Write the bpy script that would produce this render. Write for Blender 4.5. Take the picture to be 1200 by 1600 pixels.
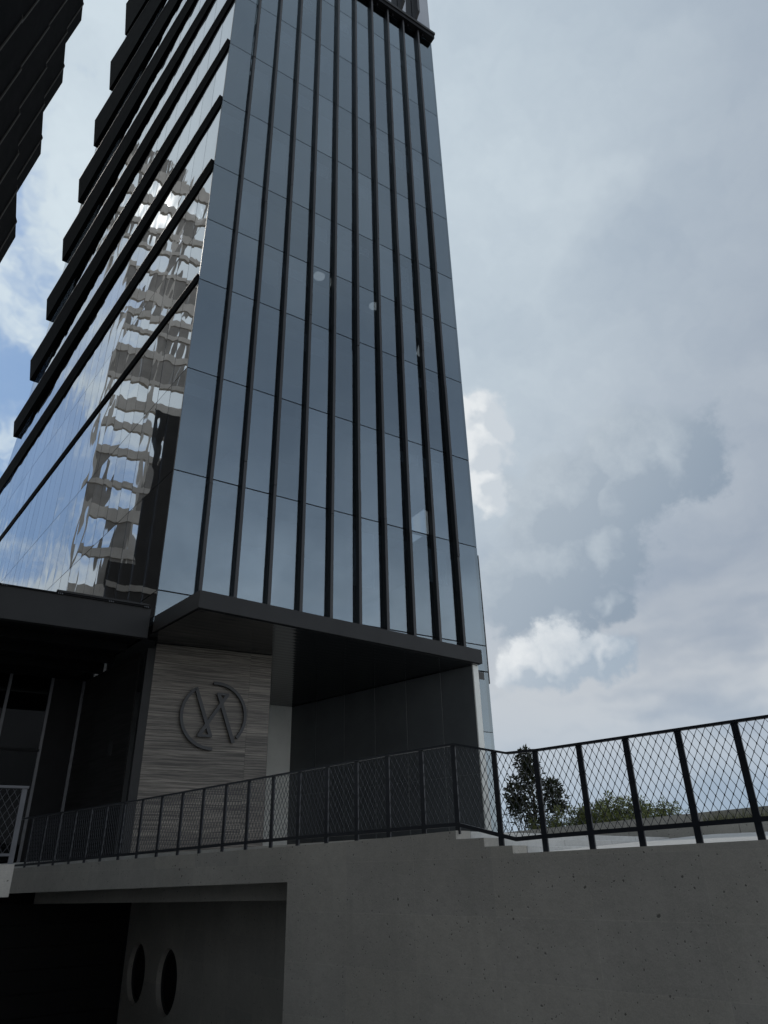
import bpy, bmesh, math, random
from mathutils import Vector, Matrix, noise as mnoise
random.seed(7)
R = math.radians
scene = bpy.context.scene
for o in list(bpy.data.objects): bpy.data.objects.remove(o)
COL = scene.collection

# ------------------------------------------------------------------ camera
EYE = Vector((-4.945, -20.064, 1.6))
yaw, pitch, roll = 0.5762, 0.4707, -0.0251
fwd = Vector((math.sin(yaw)*math.cos(pitch), math.cos(yaw)*math.cos(pitch), math.sin(pitch)))
rg0 = Vector((math.cos(yaw), -math.sin(yaw), 0)); up0 = rg0.cross(fwd)
rgt = rg0*math.cos(roll) + up0*math.sin(roll)
upv = up0*math.cos(roll) - rg0*math.sin(roll)
cd = bpy.data.cameras.new('camera'); cam = bpy.data.objects.new('camera', cd); COL.objects.link(cam)
cam.matrix_world = Matrix(((rgt.x, upv.x, -fwd.x, EYE.x), (rgt.y, upv.y, -fwd.y, EYE.y), (rgt.z, upv.z, -fwd.z, EYE.z), (0, 0, 0, 1)))
cd.sensor_fit = 'VERTICAL'; cd.sensor_height = 24.0; cd.lens = 24.0*1092.6/1600.0
cd.clip_start = 0.05; cd.clip_end = 5000
scene.camera = cam

# ------------------------------------------------------------------ light
SUN_AZ, SUN_EL = R(-20.0), R(48.5)
sun_dir = Vector((math.sin(SUN_AZ)*math.cos(SUN_EL), math.cos(SUN_AZ)*math.cos(SUN_EL), math.sin(SUN_EL)))
ld = bpy.data.lights.new('sun', 'SUN'); ld.energy = 2.0; ld.angle = R(3.0); ld.color = (1.0, 0.95, 0.88)
sl = bpy.data.objects.new('sun', ld); COL.objects.link(sl)
sl.rotation_euler = (-sun_dir).to_track_quat('-Z', 'Y').to_euler(); sl.location = (-20, 20, 60)
scene.view_settings.view_transform = 'Standard'; scene.view_settings.look = 'None'
scene.view_settings.exposure = 0.0; scene.view_settings.gamma = 1.0; scene.view_settings.use_curve_mapping = False
scene.render.engine = 'CYCLES'
scene.cycles.max_bounces = 7; scene.cycles.glossy_bounces = 4; scene.cycles.transparent_max_bounces = 16

# ------------------------------------------------------------------ node helper
class NT:
    def __init__(s, tree): s.t = tree; s.n = tree.nodes; s.l = tree.links
    def new(s, typ, ins=None, **kw):
        nd = s.n.new(typ)
        for k, v in kw.items(): setattr(nd, k, v)
        for k, v in (ins or {}).items(): s.put(nd.inputs[k], v)
        return nd
    def put(s, sock, v):
        if hasattr(v, 'is_linked') or isinstance(v, bpy.types.NodeSocket): s.l.new(v, sock)
        else: sock.default_value = v
    def m(s, op, a, b=0.0, c=None, clamp=False):
        nd = s.n.new('ShaderNodeMath'); nd.operation = op; nd.use_clamp = clamp
        s.put(nd.inputs[0], a); s.put(nd.inputs[1], b)
        if c is not None: s.put(nd.inputs[2], c)
        return nd.outputs[0]
    def vm(s, op, a, b=None):
        nd = s.n.new('ShaderNodeVectorMath'); nd.operation = op; s.put(nd.inputs[0], a)
        if b is not None: s.put(nd.inputs[1], b)
        return nd.outputs['Value'] if op in ('DOT_PRODUCT', 'DISTANCE', 'LENGTH') else nd.outputs[0]
    def mr(s, v, a, b, c=0.0, d=1.0, smooth=True):
        nd = s.n.new('ShaderNodeMapRange'); nd.interpolation_type = 'SMOOTHSTEP' if smooth else 'LINEAR'; nd.clamp = True
        for i, x in enumerate((v, a, b, c, d)): s.put(nd.inputs[i], x)
        return nd.outputs[0]
    def mix(s, f, a, b, blend='MIX'):
        nd = s.n.new('ShaderNodeMix'); nd.data_type = 'RGBA'; nd.blend_type = blend; nd.clamp_factor = True
        s.put(nd.inputs[0], f)
        for i, x in ((6, a), (7, b)): s.put(nd.inputs[i], (*x, 1) if isinstance(x, tuple) and len(x) == 3 else x)
        return nd.outputs[2]
    def noise(s, vec, scale, detail=5, rough=0.55, dist=0.0):
        nd = s.n.new('ShaderNodeTexNoise'); s.put(nd.inputs['Vector'], vec); nd.inputs['Scale'].default_value = scale
        nd.inputs['Detail'].default_value = detail; nd.inputs['Roughness'].default_value = rough; nd.inputs['Distortion'].default_value = dist
        return nd.outputs['Fac']

# ------------------------------------------------------------------ sky
def world():
    w = bpy.data.worlds.new('World'); scene.world = w; w.use_nodes = True
    t = NT(w.node_tree); t.n.clear()
    d = t.new('ShaderNodeTexCoord').outputs['Generated']
    sky = t.new('ShaderNodeTexSky', sky_type='NISHITA', sun_disc=False)
    sky.sun_elevation = SUN_EL; sky.sun_rotation = SUN_AZ; sky.air_density = 1.0; sky.dust_density = 1.2; sky.ozone_density = 1.0
    skyc = t.vm('SCALE', sky.outputs[0]); skyc.node.inputs['Scale'].default_value = 0.10
    sep = t.new('ShaderNodeSeparateXYZ', {0: d}); z = sep.outputs['Z']
    cs = t.vm('DOT_PRODUCT', d, tuple(sun_dir))
    zz = t.m('ADD', t.m('MAXIMUM', z, 0.0), 0.28)
    flat = t.new('ShaderNodeCombineXYZ', {0: t.m('DIVIDE', sep.outputs['X'], zz), 1: t.m('DIVIDE', sep.outputs['Y'], zz), 2: 0.0}).outputs[0]
    wn = t.new('ShaderNodeTexNoise', {'Vector': d, 'Scale': 7.0, 'Detail': 4.5, 'Roughness': 0.62}).outputs['Color']
    wc = t.vm('SUBTRACT', wn, (0.5, 0.5, 0.5))
    wf = t.vm('SCALE', wc); wf.node.inputs['Scale'].default_value = 0.22
    flat = t.vm('ADD', flat, wf)
    n1 = t.noise(flat, 1.1, 2, 0.55)
    n2 = t.noise(flat, 4.2, 4, 0.62)
    glow = t.mr(cs, 0.55, 0.99, 0.0, 1.0)
    halo = t.mr(cs, 0.9975, 0.9999, 0.0, 1.0)
    tone = t.m('ADD', t.m('MULTIPLY', t.m('SUBTRACT', n1, 0.5), 0.7), t.m('MULTIPLY', t.m('SUBTRACT', n2, 0.5), 0.5))
    # sunlit cloud low down opposite the sun, deeper sky high up on that side
    anti = t.mr(cs, 0.25, -0.65, 0.0, 1.0)
    lowb = t.mr(z, 0.80, 0.18, 0.50, 2.65)
    opp = t.m('ADD', 1.0, t.m('MULTIPLY', anti, t.m('SUBTRACT', lowb, 1.0)))
    base = t.mix(t.mr(cs, 0.30, 0.75), (0.385, 0.43, 0.49), (0.53, 0.60, 0.655))
    base = t.mix(glow, base, (0.66, 0.75, 0.80))
    veil = t.vm('SCALE', base); t.put(veil.node.inputs['Scale'], t.m('MULTIPLY', opp, t.m('ADD', 1.0, t.m('MULTIPLY', tone, t.m('ADD', 0.6, t.m('MULTIPLY', anti, 0.9))))))
    vd = t.m('ADD', 0.90, t.m('MULTIPLY', tone, 0.5))
    clear = t.vm('DISTANCE', d, AZEL(-9.0, 30))
    blue = t.mix(0.4, (0.235, 0.435, 0.76), t.vm('MULTIPLY', skyc, (0.45, 0.5, 0.55)))
    vd = t.m('SUBTRACT', vd, t.mr(t.m('ADD', clear, t.m('MULTIPLY', t.m('SUBTRACT', n2, 0.5), 1.2)), 0.36, 0.10, 0.0, 0.85), clamp=True)
    col = t.mix(vd, blue, veil)
    low = t.mr(z, 0.42, 0.12, 0.0, 1.0)
    n3 = t.noise(t.vm('MULTIPLY', t.vm('ADD', d, t.vm('MULTIPLY', wc, (0.12, 0.12, 0.06))), (2.0, 2.0, 6.5)), 1.7, 3, 0.6)
    col = t.mix(t.m('MULTIPLY', low, t.mr(n3, 0.30, 0.55, 0.0, 0.85)), col, t.mix(anti, (0.63, 0.655, 0.68), (1.08, 1.10, 1.12)))
    col = t.mix(t.mr(z, 0.25, 0.02, 0.0, 0.7), col, t.mix(anti, (0.315, 0.43, 0.56), (1.02, 1.05, 1.08)))
    col = t.mix(t.m('MULTIPLY', anti, t.mr(z, 0.3, 0.8)), col, t.vm('MULTIPLY', col, (0.88, 1.0, 1.22)))
    # cumulus: soft lobes, billowed by warping the direction, lit from the sun side
    wv = t.vm('SCALE', wc); wv.node.inputs['Scale'].default_value = 0.14
    fine = t.noise(t.vm('ADD', d, t.vm('MULTIPLY', wc, (0.03, 0.03, 0.03))), 24.0, 5, 0.66)
    dw = t.vm('ADD', d, wv)
    toS = t.vm('SCALE', t.vm('SUBTRACT', tuple(sun_dir), d)); toS.node.inputs['Scale'].default_value = 0.022
    dw2 = t.vm('ADD', dw, toS)
    def blobs(dd, lst):
        f = None
        for az, el, r in lst:
            e = t.m('SUBTRACT', 1.0, t.m('DIVIDE', t.vm('DISTANCE', dd, AZEL(az, el)), r))
            f = e if f is None else t.new('ShaderNodeMath', {0: f, 1: e, 2: 0.12}, operation='SMOOTH_MAX').outputs[0]
        return f
    def scat(dd, scale, lo, zlo, zhi):
        n = t.noise(t.vm('MULTIPLY', dd, (1, 1, 1.7)), scale, 0.0, 0.5)
        return t.m('SUBTRACT', t.m('SUBTRACT', t.m('MULTIPLY', n, 2.6), lo), t.mr(z, zlo, zhi, 0.0, 1.6, False))
    fr = t.m('MULTIPLY', t.m('SUBTRACT', fine, 0.5), 0.95)
    def layer(col, lst, scale, lo, zlo, zhi, lit, shade, op, gain, soft, amb):
        sc = scat(dw, scale, lo, zlo, zhi)
        f1 = t.m('ADD', t.m('MAXIMUM', blobs(dw, lst), sc), fr)
        f2 = t.m('ADD', t.m('MAXIMUM', blobs(dw2, lst), sc), fr)
        li = t.m('ADD', amb, t.m('MULTIPLY', t.m('SUBTRACT', f1, f2), gain))
        li = t.m('ADD', li, t.m('MULTIPLY', t.m('SUBTRACT', fine, 0.5), 0.8), clamp=True)
        li = t.m('ADD', li, t.m('MULTIPLY', t.mr(cs, 0.36, 0.60), 0.55), clamp=True)
        li = t.m('MAXIMUM', li, t.m('MULTIPLY', anti, 0.85))
        c = t.mix(li, shade, lit)
        return t.mix(t.mr(f1, 0.0, soft, 0.0, op), col, c)
    col = layer(col, CLOUD_GREY, 2.4, 1.72, 0.28, 0.62, (0.51, 0.575, 0.635), (0.262, 0.33, 0.415), 0.96, 1.3, 0.36, 0.03)
    col = layer(col, CLOUD_WHITE, 3.3, 1.86, 0.14, 0.38, (0.80, 0.83, 0.85), (0.36, 0.44, 0.53), 0.92, 1.3, 0.38, 0.14)
    hs = t.vm('SCALE', (1.0, 0.95, 0.86)); t.put(hs.node.inputs['Scale'], t.m('MULTIPLY', t.m('POWER', halo, 3.0), 1.6))
    col = t.vm('ADD', col, hs)
    w.cycles.sampling_method = 'MANUAL'; w.cycles.sample_map_resolution = 512
    bg = t.new('ShaderNodeBackground', {'Color': col, 'Strength': 1.0})
    t.l.new(bg.outputs[0], t.new('ShaderNodeOutputWorld').inputs[0])
def AZEL(az, el):
    a, e = R(az), R(el); return (math.sin(a)*math.cos(e), math.cos(a)*math.cos(e), math.sin(e))
CLOUD_GREY = [(58.8, 28.2, .085), (54.5, 28.3, .09), (49.8, 27.5, .09), (46.5, 26.0, .08), (53.0, 23.3, .07), (48.5, 22.0, .10),
              (51.5, 19.2, .05), (44.0, 20.0, .085), (47.5, 17.0, .06)]
CLOUD_WHITE = [(47.5, 14.6, .06), (50.2, 14.6, .05), (44.6, 13.6, .05), (42.4, 34.4, .042), (41.8, 31.5, .05), (41.4, 28.5, .04)]
world()

# ------------------------------------------------------------------ materials
MATS = {}
def mat(name):
    m = bpy.data.materials.new(name); m.use_nodes = True; t = NT(m.node_tree); t.n.clear()
    out = t.new('ShaderNodeOutputMaterial'); MATS[name] = m
    return m, t, out
def plain(name, col, rough=0.6, var=0.15, vs=3.0, metal=0.0, bump=0.0, bs=40.0, spec=0.5, stretch=(1, 1, 1), wear=None):
    m, t, out = mat(name)
    oc = t.new('ShaderNodeTexCoord').outputs['Object']; v = t.vm('MULTIPLY', oc, tuple(stretch))
    n = t.noise(v, vs, 6, 0.6)
    c = t.mix(t.mr(n, 0.25, 0.75), tuple(x*(1-var) for x in col), tuple(min(1, x*(1+var)) for x in col))
    if wear:
        w = t.noise(v, vs*6, 8, 0.65); c = t.mix(t.mr(w, 0.58, 0.75, 0, 0.5), c, wear)
    p = t.new('ShaderNodeBsdfPrincipled', {'Base Color': c, 'Metallic': metal})
    p.inputs['Specular IOR Level'].default_value = spec
    t.put(p.inputs['Roughness'], t.m('ADD', rough-0.06, t.m('MULTIPLY', t.noise(v, vs*3, 4), 0.12)))
    if bump:
        b = t.new('ShaderNodeBump', {'Strength': bump, 'Distance': 0.01, 'Height': t.noise(v, bs, 6, 0.65)})
        t.put(p.inputs['Normal'], b.outputs[0])
    t.l.new(p.outputs[0], out.inputs[0]); return m
def glass(name, wave, wscale, wdist, f0, tint, trans):
    """coated facade glass: mirror reflection growing towards grazing, a little of the dim rooms behind"""
    m, t, out = mat(name)
    oc = t.new('ShaderNodeTexCoord').outputs['Object']; rnd = t.new('ShaderNodeObjectInfo').outputs['Random']
    off = t.new('ShaderNodeCombineXYZ', {0: t.m('MULTIPLY', rnd, 37.0), 1: t.m('MULTIPLY', rnd, 91.0), 2: t.m('MULTIPLY', rnd, 53.0)}).outputs[0]
    v = t.vm('ADD', t.vm('MULTIPLY', oc, wave), off)
    h = t.noise(v, wscale, 1, 0.4)
    b = t.new('ShaderNodeBump', {'Strength': 1.0, 'Distance': wdist, 'Height': h})
    fc = t.new('ShaderNodeLayerWeight', {'Blend': 0.5, 'Normal': b.outputs[0]}).outputs['Facing']
    fr = t.m('POWER', fc, 5.0)
    f0 = t.m('ADD', f0*0.88, t.m('MULTIPLY', rnd, f0*0.24))
    fac = t.m('ADD', f0, t.m('MULTIPLY', fr, t.m('SUBTRACT', 1.0, f0)), clamp=True)
    gl = t.new('ShaderNodeBsdfGlossy', {'Color': (*tint, 1), 'Roughness': 0.012, 'Normal': b.outputs[0]})
    tr = t.new('ShaderNodeBsdfTransparent', {'Color': (*trans, 1)})
    ms = t.new('ShaderNodeMixShader', {0: fac, 1: tr.outputs[0], 2: gl.outputs[0]})
    t.l.new(ms.outputs[0], out.inputs[0]); return m
glass('front_glass', (1, 1, 0.45), 0.55, 0.008, 0.235, (0.80, 0.93, 1.0), (0.42, 0.46, 0.50))
glass('lobby_glass', (1, 1, 1), 0.4, 0.004, 0.01, (0.45, 0.47, 0.5), (0.35, 0.37, 0.38))
glass('side_glass', (1.0, 1.0, 1.0), 0.40, 0.030, 0.42, (0.97, 0.98, 1.0), (0.30, 0.32, 0.34))
plain('fin_metal', (0.030, 0.030, 0.031), 0.42, 0.2, 2.0, 0.0, stretch=(3, 3, 0.4))
plain('louver_metal', (0.0045, 0.0045, 0.005), 0.6, 0.2, 1.2, spec=0.025)
plain('fascia_metal', (0.026, 0.026, 0.026), 0.55, 0.12, 0.9, wear=(0.036, 0.036, 0.036), spec=0.3)
plain('rib_metal', (0.03, 0.026, 0.022), 0.5, 0.2, 2.0, spec=0.3)
plain('black_metal', (0.008, 0.008, 0.009), 0.55, 0.2, 2.0, spec=0.15)
plain('fence_metal', (0.014, 0.017, 0.024), 0.42, 0.25, 6.0, bump=0.05, bs=90)
plain('wire_steel', (0.055, 0.058, 0.065), 0.35, 0.3, 30.0, metal=0.6)
plain('grey_rail', (0.095, 0.10, 0.112), 0.4, 0.15, 6.0)
plain('white_paint', (0.86, 0.86, 0.80), 0.6, 0.05, 1.5, wear=(0.55, 0.56, 0.53))
plain('dark_panel', (0.105, 0.112, 0.114), 0.65, 0.12, 0.8, bump=0.06, bs=120)
plain('shaded_stone', (0.020, 0.019, 0.018), 0.5, 0.7, 1.0, stretch=(0.6, 0.6, 16), spec=0.2)  # darkened copy of the wall stone, deep shade put into the colour
plain('joint_grey', (0.50, 0.51, 0.50), 0.7, 0.1, 3.0)
plain('interior_dark', (0.05, 0.05, 0.052), 0.8, 0.2, 0.6)
plain('ceiling_pale', (0.16, 0.165, 0.17), 0.8, 0.1, 0.7)
plain('emblem_metal', (0.030, 0.032, 0.035), 0.45, 0.1, 3.0)
plain('beige_render', (0.66, 0.61, 0.53), 0.8, 0.12, 0.4)
plain('infill_render', (0.34, 0.315, 0.275), 0.8, 0.2, 0.4)
plain('dark_render', (0.075, 0.068, 0.06), 0.6, 0.3, 0.3)
plain('ground_paving', (0.12, 0.12, 0.118), 0.85, 0.2, 0.3, bump=0.2)
plain('bark', (0.09, 0.075, 0.06), 0.9, 0.3, 14.0, bump=0.4)
def leafmat(name, a, b):
    m, t, out = mat(name)
    rn = t.new('ShaderNodeNewGeometry').outputs['Random Per Island']
    c = t.mix(rn, a, b)
    p = t.new('ShaderNodeBsdfPrincipled', {'Base Color': c, 'Roughness': 0.45})
    tl = t.new('ShaderNodeBsdfTranslucent', {'Color': c})
    t.l.new(t.new('ShaderNodeMixShader', {0: 0.3, 1: p.outputs[0], 2: tl.outputs[0]}).outputs[0], out.inputs[0])
leafmat('magnolia_leaf', (0.020, 0.032, 0.014), (0.075, 0.075, 0.035))
leafmat('hedge_leaf', (0.11, 0.15, 0.04), (0.32, 0.33, 0.12))
leafmat('grass_blade', (0.13, 0.15, 0.05), (0.26, 0.25, 0.12))
def glow_mat():
    m, t, out = mat('lamp_and_patch_glow'); e = t.new('ShaderNodeEmission', {'Color': (1, 0.98, 0.92, 1), 'Strength': 0.75}); t.l.new(e.outputs[0], out.inputs[0])  # for the ceiling lamps and the added glowing patches
glow_mat()
def concrete(name, col, pit=1.0, panel=True, rough=0.8):
    m, t, out = mat(name)
    oc = t.new('ShaderNodeTexCoord').outputs['Object']
    sp = t.new('ShaderNodeSeparateXYZ', {0: oc})
    c = tuple(col)
    n1 = t.noise(oc, 0.7, 5, 0.6); n2 = t.noise(oc, 9.0, 8, 0.7); n3 = t.noise(oc, 85.0, 3, 0.6)
    cc = t.mix(t.mr(n1, 0.3, 0.7), tuple(x*0.86 for x in c), tuple(x*1.1 for x in c))
    cc = t.mix(t.mr(n2, 0.35, 0.7, 0, 0.45), cc, tuple(x*0.74 for x in c))
    cc = t.mix(t.mr(n3, 0.35, 0.65, 0, 0.32), cc, tuple(x*1.35 for x in c))
    st = t.noise(t.vm('MULTIPLY', oc, (5.0, 5.0, 0.35)), 1.3, 6, 0.6)
    cc = t.mix(t.mr(st, 0.52, 0.75, 0, 0.22), cc, tuple(x*0.72 for x in c))
    height = n2
    if panel:
        flat = t.new('ShaderNodeCombineXYZ', {0: sp.outputs['X'], 1: t.m('ADD', sp.outputs['Z'], 0.15), 2: 0.0}).outputs[0]
        br = t.new('ShaderNodeTexBrick', {'Vector': flat, 'Color1': (0.93, 0.93, 0.94, 1), 'Color2': (1.06, 1.055, 1.04, 1), 'Mortar': (1.07, 1.07, 1.065, 1),
             'Scale': 1.0, 'Mortar Size': 0.006, 'Mortar Smooth': 0.6, 'Bias': 0.0, 'Brick Width': 1.22, 'Row Height': 0.61})
        br.offset = 0.0
        cc = t.mix(1.0, cc, br.outputs['Color'], 'MULTIPLY')
    if pit:
        wob = t.vm('ADD', oc, t.vm('MULTIPLY', t.vm('SUBTRACT', t.new('ShaderNodeTexNoise', {'Vector': oc, 'Scale': 22.0, 'Detail': 3.0}).outputs['Color'], (0.5, 0.5, 0.5)), (0.03, 0.03, 0.05)))
        for sc, th, thr in ((1.9, 0.055, 0.72), (4.2, 0.085, 0.62), (11.0, 0.15, 0.62), (24.0, 0.19, 0.66)):
            vo = t.new('ShaderNodeTexVoronoi', {'Vector': wob, 'Scale': sc, 'Randomness': 1.0})
            cell = t.new('ShaderNodeSeparateColor', {0: vo.outputs['Color']}).outputs[0]
            f = t.m('MULTIPLY', t.mr(vo.outputs['Distance'], th, th*0.6), t.m('GREATER_THAN', cell, thr))
            cc = t.mix(t.m('MULTIPLY', f, 0.75*pit), cc, tuple(x*0.18 for x in c))
            height = t.m('SUBTRACT', height, t.m('MULTIPLY', f, 1.2))
    p = t.new('ShaderNodeBsdfPrincipled', {'Base Color': cc, 'Roughness': rough})
    p.inputs['Specular IOR Level'].default_value = 0.25
    b = t.new('ShaderNodeBump', {'Strength': 0.35, 'Distance': 0.012, 'Height': height}); t.put(p.inputs['Normal'], b.outputs[0])
    t.l.new(p.outputs[0], out.inputs[0])
concrete('concrete', (0.49, 0.468, 0.422))
concrete('light_concrete', (0.58, 0.575, 0.55), 0.6, False)
concrete('paving', (0.62, 0.615, 0.59), 0.3, False)
def travertine():
    m, t, out = mat('travertine')
    oc = t.new('ShaderNodeTexCoord').outputs['Object']; rnd = t.new('ShaderNodeObjectInfo').outputs['Random']
    off = t.new('ShaderNodeCombineXYZ', {0: t.m('MULTIPLY', rnd, 17.0), 1: 0.0, 2: t.m('MULTIPLY', rnd, 9.0)}).outputs[0]
    v = t.vm('ADD', oc, off)
    wob = t.m('MULTIPLY', t.m('SUBTRACT', t.noise(t.vm('MULTIPLY', v, (0.5, 0.5, 1.5)), 1.0, 3), 0.5), 0.10)
    sp = t.new('ShaderNodeSeparateXYZ', {0: v})
    w = t.new('ShaderNodeCombineXYZ', {0: t.m('MULTIPLY', sp.outputs['X'], 0.45), 1: t.m('MULTIPLY', sp.outputs['Y'], 0.45), 2: t.m('MULTIPLY', t.m('ADD', sp.outputs['Z'], wob), 30.0)}).outputs[0]
    a = t.noise(w, 1.0, 8, 0.62); bb = t.noise(w, 3.4, 8, 0.7)
    s = t.m('ADD', t.m('MULTIPLY', a, 0.6), t.m('MULTIPLY', bb, 0.4))
    c = t.mix(t.mr(s, 0.44, 0.57), (0.075, 0.067, 0.058), (0.25, 0.228, 0.20))
    c = t.mix(t.mr(bb, 0.58, 0.70, 0, 0.75), c, (0.46, 0.43, 0.38))
    c = t.mix(t.mr(a, 0.42, 0.30, 0, 0.6), c, (0.035, 0.031, 0.027))
    zone = t.noise(t.vm('MULTIPLY', oc, (0.25, 0.25, 3.2)), 1.0, 2, 0.5)
    c = t.mix(1.0, c, t.mix(t.mr(zone, 0.38, 0.62), (0.74, 0.72, 0.69), (1.10, 1.07, 1.02)), 'MULTIPLY')
    p = t.new('ShaderNodeBsdfPrincipled', {'Base Color': c, 'Roughness': 0.5})
    b = t.new('ShaderNodeBump', {'Strength': 0.3, 'Distance': 0.006, 'Height': s}); t.put(p.inputs['Normal'], b.outputs[0])
    t.l.new(p.outputs[0], out.inputs[0])
travertine()
def soffit_mat():
    m, t, out = mat('soffit_black')
    oc = t.new('ShaderNodeTexCoord').outputs['Object']
    wv = t.new('ShaderNodeTexWave', {'Vector': oc, 'Scale': 1.1, 'Distortion': 1.2, 'Detail': 2.0, 'Detail Scale': 0.6}, wave_type='BANDS', bands_direction='Y')
    p = t.new('ShaderNodeBsdfPrincipled', {'Base Color': (0.010, 0.011, 0.012, 1), 'Roughness': 0.10})
    b = t.new('ShaderNodeBump', {'Strength': 0.5, 'Distance': 0.004, 'Height': wv.outputs['Fac']}); t.put(p.inputs['Normal'], b.outputs[0])
    t.l.new(p.outputs[0], out.inputs[0])
soffit_mat()

# ------------------------------------------------------------------ mesh helpers
class MB:
    def __init__(s): s.v = []; s.f = []
    def hexa(s, p):      # 8 points: bottom loop 0-3, top loop 4-7
        b = len(s.v); s.v += [tuple(q) for q in p]
        for f in ((0, 3, 2, 1), (4, 5, 6, 7), (0, 1, 5, 4), (1, 2, 6, 5), (2, 3, 7, 6), (3, 0, 4, 7)): s.f.append(tuple(b+i for i in f))
        return s
    def box(s, x0, x1, y0, y1, z0, z1, fr=None):
        p = [(x0, y0, z0), (x1, y0, z0), (x1, y1, z0), (x0, y1, z0), (x0, y0, z1), (x1, y0, z1), (x1, y1, z1), (x0, y1, z1)]
        return s.hexa([fr(*q) for q in p] if fr else p)
    def prism(s, poly, z0, z1, fr=None):     # vertical extrusion; z0/z1 numbers or functions of the point
        n = len(poly); b = len(s.v)
        for z in (z0, z1):
            for q in poly:
                zz = z(q) if callable(z) else z
                s.v.append(tuple(fr(q[0], q[1], zz)) if fr else (q[0], q[1], zz))
        s.f.append(tuple(b+n-1-i for i in range(n))); s.f.append(tuple(b+n+i for i in range(n)))
        for i in range(n): j = (i+1) % n; s.f.append((b+i, b+j, b+n+j, b+n+i))
        return s
    def tube(s, a, c, r, sides=4, r2=None):
        a = Vector(a); c = Vector(c); d = (c-a).normalized(); u = d.orthogonal().normalized(); w = d.cross(u); b = len(s.v); r2 = r if r2 is None else r2
        for q, rr in ((a, r), (c, r2)):
            for k in range(sides):
                an = 2*math.pi*k/sides; s.v.append(tuple(q+(u*math.cos(an)+w*math.sin(an))*rr))
        for k in range(sides): j = (k+1) % sides; s.f.append((b+k, b+j, b+sides+j, b+sides+k))
        s.f.append(tuple(b+sides-1-k for k in range(sides))); s.f.append(tuple(b+sides+k for k in range(sides)))
        return s
    def quad(s, p): b = len(s.v); s.v += [tuple(q) for q in p]; s.f.append(tuple(range(b, b+len(p)))); return s
    def build(s, name, material, parent=None, kind=None, frame=None, bevel=0.0, smooth=False):
        me = bpy.data.meshes.new(name); me.from_pydata(s.v, [], s.f)
        bm = bmesh.new(); bm.from_mesh(me); bmesh.ops.recalc_face_normals(bm, faces=bm.faces)
        if bevel: bmesh.ops.bevel(bm, geom=bm.edges[:], offset=bevel, segments=1, affect='EDGES', profile=0.5)
        bm.to_mesh(me); bm.free()
        if smooth:
            for p in me.polygons: p.use_smooth = True
        me.materials.append(MATS[material])
        o = bpy.data.objects.new(name, me); COL.objects.link(o)
        if frame is not None: o.matrix_world = frame
        if parent is not None:
            o.parent = parent; o.matrix_parent_inverse = parent.matrix_world.inverted() if frame is not None else parent_inv(parent)
        if kind: o['kind'] = kind
        return o
def parent_inv(p):
    q = p; M = Matrix.Identity(4)
    while q is not None and q.type != 'EMPTY': q = q.parent
    return Matrix.Translation(-q.location) if (q is not None and p.type == 'EMPTY') else Matrix.Identity(4)
def thing(name, label, cat, loc=(0, 0, 0), group=None):
    o = bpy.data.objects.new(name, None); COL.objects.link(o); o.location = loc; o.empty_display_size = 0.3
    o.matrix_world = Matrix.Translation(loc)
    return tag(o, label, cat, group)
def tag(o, label, cat, group=None):
    o['label'] = label; o['category'] = cat
    if group: o['group'] = group
    return o

# frames -------------------------------------------------------------
AL = R(6.8)
dl = Vector((-math.sin(AL), math.cos(AL), 0)); nl = Vector((-math.cos(AL), -math.sin(AL), 0))   # along the left face / out of it
def LF(s_, o_, z_): return dl*s_ + nl*o_ + Vector((0, 0, z_))
WA = math.atan(0.272)
d0 = Vector((-math.sin(WA), math.cos(WA), 0)); n0 = Vector((math.cos(WA), math.sin(WA), 0)); WP = Vector((-2.407, 0, 0))
WF = Matrix(((d0.x, n0.x, 0, WP.x), (d0.y, n0.y, 0, WP.y), (0, 0, 1, 0), (0, 0, 0, 1)))      # local x = along the wall, y = into the terrace
def W3(s_, n_, z_): return WP + d0*s_ + n0*n_ + Vector((0, 0, z_))
def lerp_tab(tab, x):
    tab = sorted(tab)
    if x <= tab[0][0]: return tab[0][1]
    for (a, b), (c, d) in zip(tab, tab[1:]):
        if x <= c: return b+(d-b)*(x-a)/(c-a)
    return tab[-1][1]

GROUND = -3.0
# ================================================================== ground
MB().box(-900, 900, -900, 900, GROUND-0.3, GROUND).build('ground', 'ground_paving')['kind'] = 'structure'

# ================================================================== office tower
ZL = [9.126, 13.28, 17.442, 21.666, 24.911, 28.192, 32.524, 36.865, 41.238, 45.593, 49.95, 54.31, 58.67, 63.03, 67.39, 71.75]
W = 12.602; BAY = 1.125
def s1z(z): return 32.73-0.5184*(z-32.64)
def GO(s_, z):           # the side glazing swings gently outwards storey by storey
    return max(0.0, 0.55+0.265*(z-32.64)/4.36-0.60)*max(s_, 0.0)/s1z(z) if z > 28.3 else 0.0
def LG(s_, o_, z_): return LF(s_, o_+GO(s_, z_), z_)
tower = thing('office_tower', 'tall dark glass office tower with vertical fins and black wedge louvers', 'tower', (6.3, 6.0, 1.98))
def send(z): return s1z(max(z, 21.7))+0.25        # raked far end of the side facade
# core and floor slabs, dim behind the glass
def inner_poly(z, off):
    e = send(z)-0.5
    a = LF(off, -off, 0); b = LF(e, -off, 0)
    return [(a.x+0.0, off), (W-off, off), (W-off, b.y), (b.x, b.y)]
for k, z in enumerate(ZL):
    if z > 9: MB().prism(inner_poly(z, 0.9), z-0.42, z-0.02).build('floor_slab', 'ceiling_pale', tower)
MB().hexa([Vector((x, y, 8.35)) for x, y in inner_poly(8.35, 3.6)] + [Vector((x, y, 71.7)) for x, y in inner_poly(71.7, 3.6)]).build('core', 'interior_dark', tower)
MB().prism(inner_poly(71.75, 0.1), 71.76, 72.6).build('roof', 'black_metal', tower)
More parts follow.
